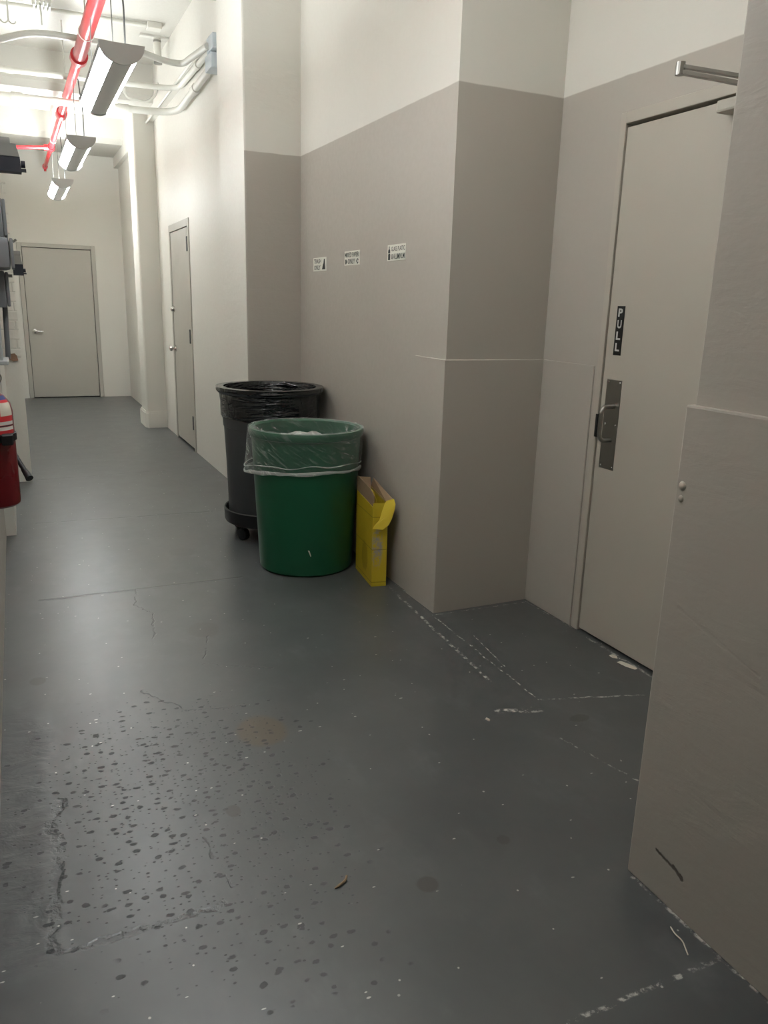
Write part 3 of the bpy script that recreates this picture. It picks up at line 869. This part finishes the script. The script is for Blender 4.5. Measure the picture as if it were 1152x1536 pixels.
for j in range(1, 16):
    f = j / 15
    row = []
    for k in range(n):
        th = 2 * PI * k / n
        z = .740 - .14 * max(0, f - .15) / .85 + .006 * wavy(th, f * 2, 11, 9) * f
        r = (.2955 - .032 * min(1, f / .15)) - .05 * f + .010 * wavy(th, f * .3, 21, 22) * min(1, f * 2)
        row.append(bm.verts.new((GX + r * math.cos(th), GY + r * math.sin(th), z)))
    for k in range(n): bm.faces.new((prev[(k + 1) % n], prev[k], row[k], row[(k + 1) % n]))
    prev = row
for q in range(1, 10):
    row = []
    f = q / 10
    for k in range(n):
        th = 2 * PI * k / n
        rr = .2135 * (1 - f)
        xx, yy = rr * math.cos(th), rr * math.sin(th)
        z = .60 + .05 * math.sin(min(1, f * 1.6) * PI / 2) + .03 * mnoise.noise(Vector((xx * 11, yy * 11, 4.0))) * min(1, f * 4)
        row.append(bm.verts.new((GX + xx, GY + yy, z)))
    for k in range(n): bm.faces.new((prev[(k + 1) % n], prev[k], row[k], row[(k + 1) % n]))
    prev = row
c0 = bm.verts.new((GX, GY, .655))
for k in range(n): bm.faces.new((prev[(k + 1) % n], prev[k], c0))
ln = obj('bin_liner', bm, MT_FILM, t, True)
ln['label'] = 'clear wrinkled plastic bag folded over the rim'
bm = B()
rows = []
n2 = 240
for j in range(9):
    row = []
    for k in range(n2):
        th = 2 * PI * k / n2
        ph = j / 8 * PI * 2
        z = hem_z(th) - .004 + .006 * wavy(th, 0, 51, 8) + .0085 * math.cos(ph) * (1 + 1.1 * wavy(th, 1, 31, 9))
        r = max(.2955 + .022 * bulge(th) - .012 * (1 - bulge(th)), can_r(z) + .006) + .0028 * math.sin(ph) + .003 * wavy(th, 2, 41, 13)
        if GX + r * math.cos(th) > 1.621: r = (1.621 - GX) / math.cos(th)
        row.append(bm.verts.new((GX + r * math.cos(th), GY + r * math.sin(th), z)))
    rows.append(row)
for a, b in zip(rows, rows[1:]):
    for k in range(n2): bm.faces.new((a[k], a[(k + 1) % n2], b[(k + 1) % n2], b[k]))
obj('hem', bm, MT_FILMHEM, ln, True)['label'] = 'whitish bunched hem of the bag'
bm = B()
strand = []
for k in range(121):
    th = LEFT - .6 + 3.6 * k / 120
    z = hem_z(th) + .026 + .012 * wavy(th, 0, 61, 6)
    r_ = max(.2955 + .02 * bulge(th) - .012 * (1 - bulge(th)), can_r(z) + .004) + .001
    if GX + r_ * math.cos(th) > 1.619: break
    strand.append((GX + r_ * math.cos(th), GY + r_ * math.sin(th), z))
tube(bm, strand, [.001 + .0022 * abs(math.sin(k * .09)) for k in range(len(strand))], 6)
obj('fold', bm, MT_FILMHEM, ln, True)['label'] = 'thin whitish crease above the hem'
bm = B()
g_ = bmesh.ops.create_icosphere(bm, subdivisions=4, radius=1.0)
for v in bm.verts:
    q = v.co.copy()
    k_ = 1 + .28 * mnoise.noise(q * 2.3) + .12 * mnoise.noise(q * 6.1)
    v.co = Vector((GX - .035 + q.x * .135 * k_, GY - .065 + q.y * .12 * k_, .664 + q.z * .052 * k_))
obj('bag_bunch', bm, MT_FILMHEM, ln, True)['label'] = 'whitish bunched plastic inside the bin'
def on_can(px_th, z, off=.0012):
    r = can_r(z) + off
    return (GX + r * math.cos(px_th), GY + r * math.sin(px_th), z)
th0 = math.atan2(3.513 - GY, 1.245 - GX)
bm = B()
vs = [bm.verts.new(on_can(th0 + a, z)) for a, z in ((-.035, .150), (.0, .148), (.035, .118), (.018, .116), (-.005, .132))]
bm.faces.new(vs)
obj('scrap', bm, MT_CHIP, t)['label'] = 'white scuffed scrap on the front'

# ------------------------------------------------------------------ yellow carton
fx0, fx1 = Vector((1.490, 3.294)), Vector((1.563, 3.279))
bk = Vector((.036, .284))
def cp(u, v, z):        # u across the narrow front 0..1, v along the length 0..1
    p = fx0 + (fx1 - fx0) * u + bk * v
    return Vector((p.x, p.y, z))
t = thing('yellow_carton', tuple(cp(.5, .5, 0)), 'narrow yellow cardboard carton with torn open top beside the green bin', 'box')
TH = .045               # wall thickness as a share of the front width
def panel(bm, quad, th):    # quad of 4 points, thickened along -normal
    q = [Vector(p) for p in quad]
    nn = (q[1] - q[0]).cross(q[3] - q[0]).normalized() * th
    A = [bm.verts.new(p) for p in q]; C_ = [bm.verts.new(p - nn) for p in q]
    for i in range(4): bm.faces.new((A[i], A[(i + 1) % 4], C_[(i + 1) % 4], C_[i]))
    bm.faces.new(A); bm.faces.new(C_[::-1])
ZT = .425
bm = B()
panel(bm, [cp(0, 0, 0), cp(1, 0, 0), cp(1, 0, ZT), cp(0, 0, ZT)], .003)
panel(bm, [cp(0, 1, 0), cp(0, 0, 0), cp(0, 0, ZT - .02), cp(0, 1, ZT)], .003)
panel(bm, [cp(1, 0, 0), cp(1, 1, 0), cp(1, 1, ZT + .02), cp(1, 0, ZT)], .003)
panel(bm, [cp(1, 1, 0), cp(0, 1, 0), cp(0, 1, ZT), cp(1, 1, ZT)], .003)
panel(bm, [cp(0, 1, .004), cp(1, 1, .004), cp(1, 0, .004), cp(0, 0, .004)], .003)
obj('carton_body', bm, MT_YELLOW, t)
def sheet(bm, poly, off):    # thin card polygon, thickened by vector off
    A = [bm.verts.new(p) for p in poly]; C_ = [bm.verts.new(Vector(p) + off) for p in poly]
    k = len(poly)
    for i in range(k): bm.faces.new((A[i], A[(i + 1) % k], C_[(i + 1) % k], C_[i]))
    bm.faces.new(A); bm.faces.new(C_[::-1])
IN = Vector((.0022, 0, 0))
bm = B(); sheet(bm, [cp(.02, 1, ZT - .012), cp(.02, .55, ZT - .018), cp(.03, .2, ZT - .04), cp(.02, 0, ZT - .032), cp(.06, .0, ZT + .035), cp(.10, .25, ZT + .055), cp(.05, 1, ZT + .075)], IN)
obj('side_flap', bm, MT_KRAFT, t)['label'] = 'raised brown flap, bare inside showing'
bm = B(); sheet(bm, [cp(.12, .78, ZT + .062), cp(.14, .12, ZT + .05), cp(.30, .02, ZT - .005), cp(.32, .35, ZT + .0), cp(.26, .6, ZT + .03)], IN)
obj('inner_flap', bm, MT_YELLOW, t)['label'] = 'yellow flap folded inwards'
bm = B(); sheet(bm, [cp(.98, 1, ZT + .012), cp(.98, 0, ZT - .005), cp(1.32, .0, ZT + .018), cp(1.10, .95, ZT + .065)], -IN)
obj('side_flap', bm, MT_KRAFT, t)['label'] = 'brown-edged flap leaning on the wall side'
bm = B(); sheet(bm, [cp(0.02, 1, ZT), cp(.98, 1, ZT + .01), cp(1.0, 1.06, ZT + .062), cp(.04, 1.04, ZT + .07)], Vector((0, .0022, 0)))
obj('end_flap', bm, MT_KRAFT, t)['label'] = 'raised brown back flap'
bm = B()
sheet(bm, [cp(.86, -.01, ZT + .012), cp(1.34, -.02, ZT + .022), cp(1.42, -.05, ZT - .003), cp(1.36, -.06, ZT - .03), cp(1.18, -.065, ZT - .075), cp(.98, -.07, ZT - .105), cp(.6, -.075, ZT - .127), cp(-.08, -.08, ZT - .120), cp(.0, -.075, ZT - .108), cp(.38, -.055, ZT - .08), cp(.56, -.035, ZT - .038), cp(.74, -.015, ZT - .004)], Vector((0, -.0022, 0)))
obj('torn_flap', bm, MT_YELLOWLIT, t)['label'] = 'torn yellow flap hanging over the front'

# ------------------------------------------------------------------ left wall equipment
XW = -.148
EY = 2.3
EX_, ER = -.0855, .0605
t = thing('fire_extinguisher', (EX_, EY, .80), 'red fire extinguisher hanging on the left wall', 'fire extinguisher')
bm = B()
lathe(bm, [(0, .794), (.052, .794), (.059, .800), (ER, .81), (ER, 1.05), (.056, 1.072), (.042, 1.092), (.022, 1.102), (.018, 1.112), (0, 1.112)], (EX_, EY, 0), 48)
obj('cylinder', bm, MT_DKRED, t, True)
bm = B()
rows = []
prof = [(ER + .0008, .994), (ER + .0008, 1.05), (.0572, 1.0715), (.0435, 1.0925)]
for r, z in prof:
    rows.append([bm.verts.new((EX_ + r * math.cos(a), EY + r * math.sin(a), z)) for a in [math.radians(-150 + 130 * k / 24) for k in range(25)]])
for a, b in zip(rows, rows[1:]):
    for k in range(24): bm.faces.new((a[k], a[k + 1], b[k + 1], b[k]))
obj('label', bm, MT_LABEL, t, True)['label'] = 'red, white and blue printed label'
bm = B(); lathe(bm, [(.0, 1.108), (.017, 1.108), (.017, 1.135), (.012, 1.142), (0, 1.142)], (EX_, EY, 0), 20); box(bm, EX_ - .012, EX_ + .012, EY - .05, EY + .02, 1.128, 1.140, .003, 1)
obj('valve', bm, MT_STEEL, t, True)
bm = B(); bar(bm, (EX_, EY + .02, 1.142), (EX_, EY - .10, 1.165), .016, .004); bar(bm, (EX_, EY + .015, 1.128), (EX_, EY - .105, 1.122), .016, .004)
obj('lever', bm, MT_BLACK, t)
bm = B()
tube(bm, [(EX_ + .026, EY - .022, 1.139), (EX_ + .026, EY - .034, 1.139)], .0165, 24)
g_ = obj('gauge', bm, MT_CHROME, t, True)
bm = B(); tube(bm, [(EX_ + .026, EY - .0342, 1.139), (EX_ + .026, EY - .0352, 1.139)], .013, 24)
obj('dial', bm, MT_SIGNWHITE, g_)
bm = B()
lathe(bm, [(ER + .0006, .972), (ER + .004, .973), (ER + .004, .992), (ER + .0006, .993)], (EX_, EY, 0), 48)
box(bm, EX_ + .028, EX_ + .056, EY - .075, EY - .045, .968, .996, .003, 1)
obj('strap', bm, MT_STRAP, t, True)['label'] = 'black holding strap with a buckle'
bm = B()
tube(bm, smooth_path([(EX_ + .004, EY + .012, 1.125), (EX_ + .025, EY + .06, 1.10), (EX_ + .036, EY + .074, 1.03), (EX_ + .042, EY + .066, .96), (EX_ + .058, EY + .03, .915), (EX_ + .080, EY - .01, .878)], .04), .0065, 12)
tube(bm, [(EX_ + .073, EY + .004, .888), (EX_ + .082, EY - .013, .873), (EX_ + .086, EY - .022, .866)], [.0072, .009, .0105], 14)
obj('hose', bm, MT_STRAP, t, True)['label'] = 'black hose ending in a nozzle'
bm = B(); box(bm, XW, XW + .004, EY - .02, EY + .02, .85, 1.12)
obj('wall_bracket', bm, MT_STEEL, t)

def emergency(xw, x1, y0, y1, z0, z1, label):
    t = thing('emergency_light', (xw, (y0 + y1) / 2, z0), label, 'emergency light', 'emergency lights on the left wall')
    zm = z0 + (z1 - z0) * .44
    bm = B(); prism(bm, [(xw, zm), (x1 - .004, zm), (x1 - .014, z0 + (z1 - z0) * .80), (xw, z0 + (z1 - z0) * .80)], 'y', y0, y1)
    obj('housing', bm, MT_ULGREY, t)
    bm = B(); prism(bm, [(xw, z0), (x1, z0), (x1 - .003, zm), (xw, zm)], 'y', y0 + .004, y1 - .004)
    obj('lens', bm, MT_NAVY, t)['label'] = 'dark navy lens'
    bm = B(); box(bm, xw, x1 - .03 * (x1 - xw) / .2, y0 + .02, y1 - .02, z0 + (z1 - z0) * .80, z1, .006, 2)
    obj('top_cover', bm, MT_ULGREY, t, True)
    bm = B(); tube(bm, [(x1, (y0 + y1) / 2, z0 + .035), (x1 + .016, (y0 + y1) / 2, z0 + .035)], .014, 12)
    obj('knob', bm, MT_NAVY, t, True)
    obj('switch_tab', one(box, x1 - .002, x1 + .018, y0 + .02, y0 + .05, z0 + .006, z0 + .016), MT_NAVY, t)
    return t
emergency(XW, .078, 3.74, 3.82, 1.834, 1.966, 'larger dark wall light at top left, before the red pipe branch')
emergency(.02, .090, 6.45, 6.72, 1.488, 1.655, 'smaller dark wall light in front of the far grey door')
def cabinet(name, y0, y1, x1, z0, z1, label, mat, bev=.008):
    t = thing(name, (XW, (y0 + y1) / 2, z0), label, 'electrical box', 'grey electrical boxes on the left wall')
    obj('box_body', one(box, XW, x1 - .012, y0, y1, z0, z1, bev, 2), mat, t, True)
    obj('box_cover', one(box, x1 - .011, x1, y0 + .004, y1 - .004, z0 + .004, z1 - .004, .004, 2), mat, t, True)
    return t
cabinet('switch_box', 3.35, 3.62, .004, 1.555, 1.692, 'upper grey switch box on the left wall, under the larger light', MT_PANEL)
t = cabinet('switch_box', 3.28, 3.55, .018, 1.440, 1.552, 'middle grey switch box with bulging rounded cover', MT_PANEL, .02)
bm = B(); tube(bm, [(.018, 3.30, 1.535), (.030, 3.30, 1.545)], .004, 8); obj('latch', bm, MT_STEEL, t)
t = cabinet('switch_box', 3.40, 3.62, -.008, 1.30, 1.436, 'lower grey switch box above the thin conduit', MT_PANEL)
bm = B(); tube(bm, [( -.008, 3.42, 1.418), (.006, 3.42, 1.418)], .006, 10); obj('eyelet', bm, MT_STEEL, t)
bm = B(); tube(bm, [(-.030, 3.5, 1.30), (-.036, 3.5, 1.10)], .010, 12)
tag(obj('wall_conduit', bm, MT_PANEL), 'thin grey vertical conduit beside the pale cabinet on the left wall', 'conduit')
t = cabinet('wall_cabinet', 3.3, 3.47, -.052, 1.10, 1.296, 'pale grey cabinet at left edge above the fire extinguisher', MT_PANELPALE)
bm = B(); box(bm, XW, -.034, 3.28, 3.49, 1.092, 1.108, .003, 1); obj('bottom_flange', bm, MT_PANELPALE, t)
bm = B()
for k in range(26):
    a = 2 * PI * k / 26
pts = [(-.075, .905), (-.068, .93), (-.06, .962), (-.05, .938), (-.02, .942), (-.006, .925), (.0, .892), (-.03, .887)]
prism(bm, pts, 'y', 6.236, 6.251)
tag(obj('bare_patch', bm, MT_RUST), 'bare brown broken patch low on the white brick pier at left', 'wall damage')

# ------------------------------------------------------------------ small debris and wall fixings
def flake(pts, lab, name='paint_flake', mat=None):
    bm = B()
    A = [bm.verts.new((x, y, .0004)) for x, y in pts]
    cx = sum(p[0] for p in pts) / len(pts); cy = sum(p[1] for p in pts) / len(pts)
    C_ = [bm.verts.new((cx + (x - cx) * .8, cy + (y - cy) * .8, .004)) for x, y in pts]
    k = len(pts)
    for i in range(k): bm.faces.new((A[i], A[(i + 1) % k], C_[(i + 1) % k], C_[i]))
    bm.faces.new(A[::-1]); bm.faces.new(C_)
    return tag(obj(name, bm, mat or MT_CHIP), lab, 'paint flake', 'paint flakes on the floor')
flake([(2.072, 2.225), (2.088, 2.228), (2.096, 2.205), (2.086, 2.19), (2.070, 2.202)], 'small white paint flake on the floor under the alcove door')
flake([(2.060, 2.165), (2.078, 2.168), (2.092, 2.13), (2.098, 2.09), (2.082, 2.086), (2.066, 2.12)], 'longer white paint flake on the floor by the alcove door bottom')
flake([(1.333, 1.985), (1.342, 1.992), (1.348, 1.975), (1.340, 1.968)], 'bright white paint flake on the floor in front of the alcove')
bm = B()
tube(bm, smooth_path([(1.236, 1.037, .002), (1.226, 1.015, .006), (1.230, .995, .003), (1.212, .962, .002)], .02), .0016, 6)
tag(obj('thread', bm, MT_CHIP), 'thin white thread lying on the floor near the right wall', 'thread')
bm = B()
tube(bm, smooth_path([(.578, 1.448, .001), (.597, 1.452, .005), (.612, 1.462, .003), (.620, 1.475, .002)], .01), [.001] + [.003] * 15 + [.001], 6)
tag(obj('wood_sliver', bm, MT_KRAFT), 'pale curled sliver lying on the middle of the floor', 'debris')
for z, r, lab in ((.990, .0095, 'upper screw head in the dented edge of the near right wall'), (.962, .007, 'lower screw head in the dented edge of the near right wall')):
    bm = B(); ball(bm, (1.2745, 1.205, z), r, .5, 1, 1, 14)
    lathe(bm, [(0, 0), (r * 1.1, 0), (r, .0015), (0, .0015)], (0, 0, 0), 16)
    for v in bm.verts:
        if v.co.x < .5: v.co = Vector((1.2748 - v.co.z, 1.205 + v.co.y, z + v.co.x))
    tag(obj('screw_head', bm, MT_DOOR, None, True), lab, 'screw', 'screw heads in the near right wall')
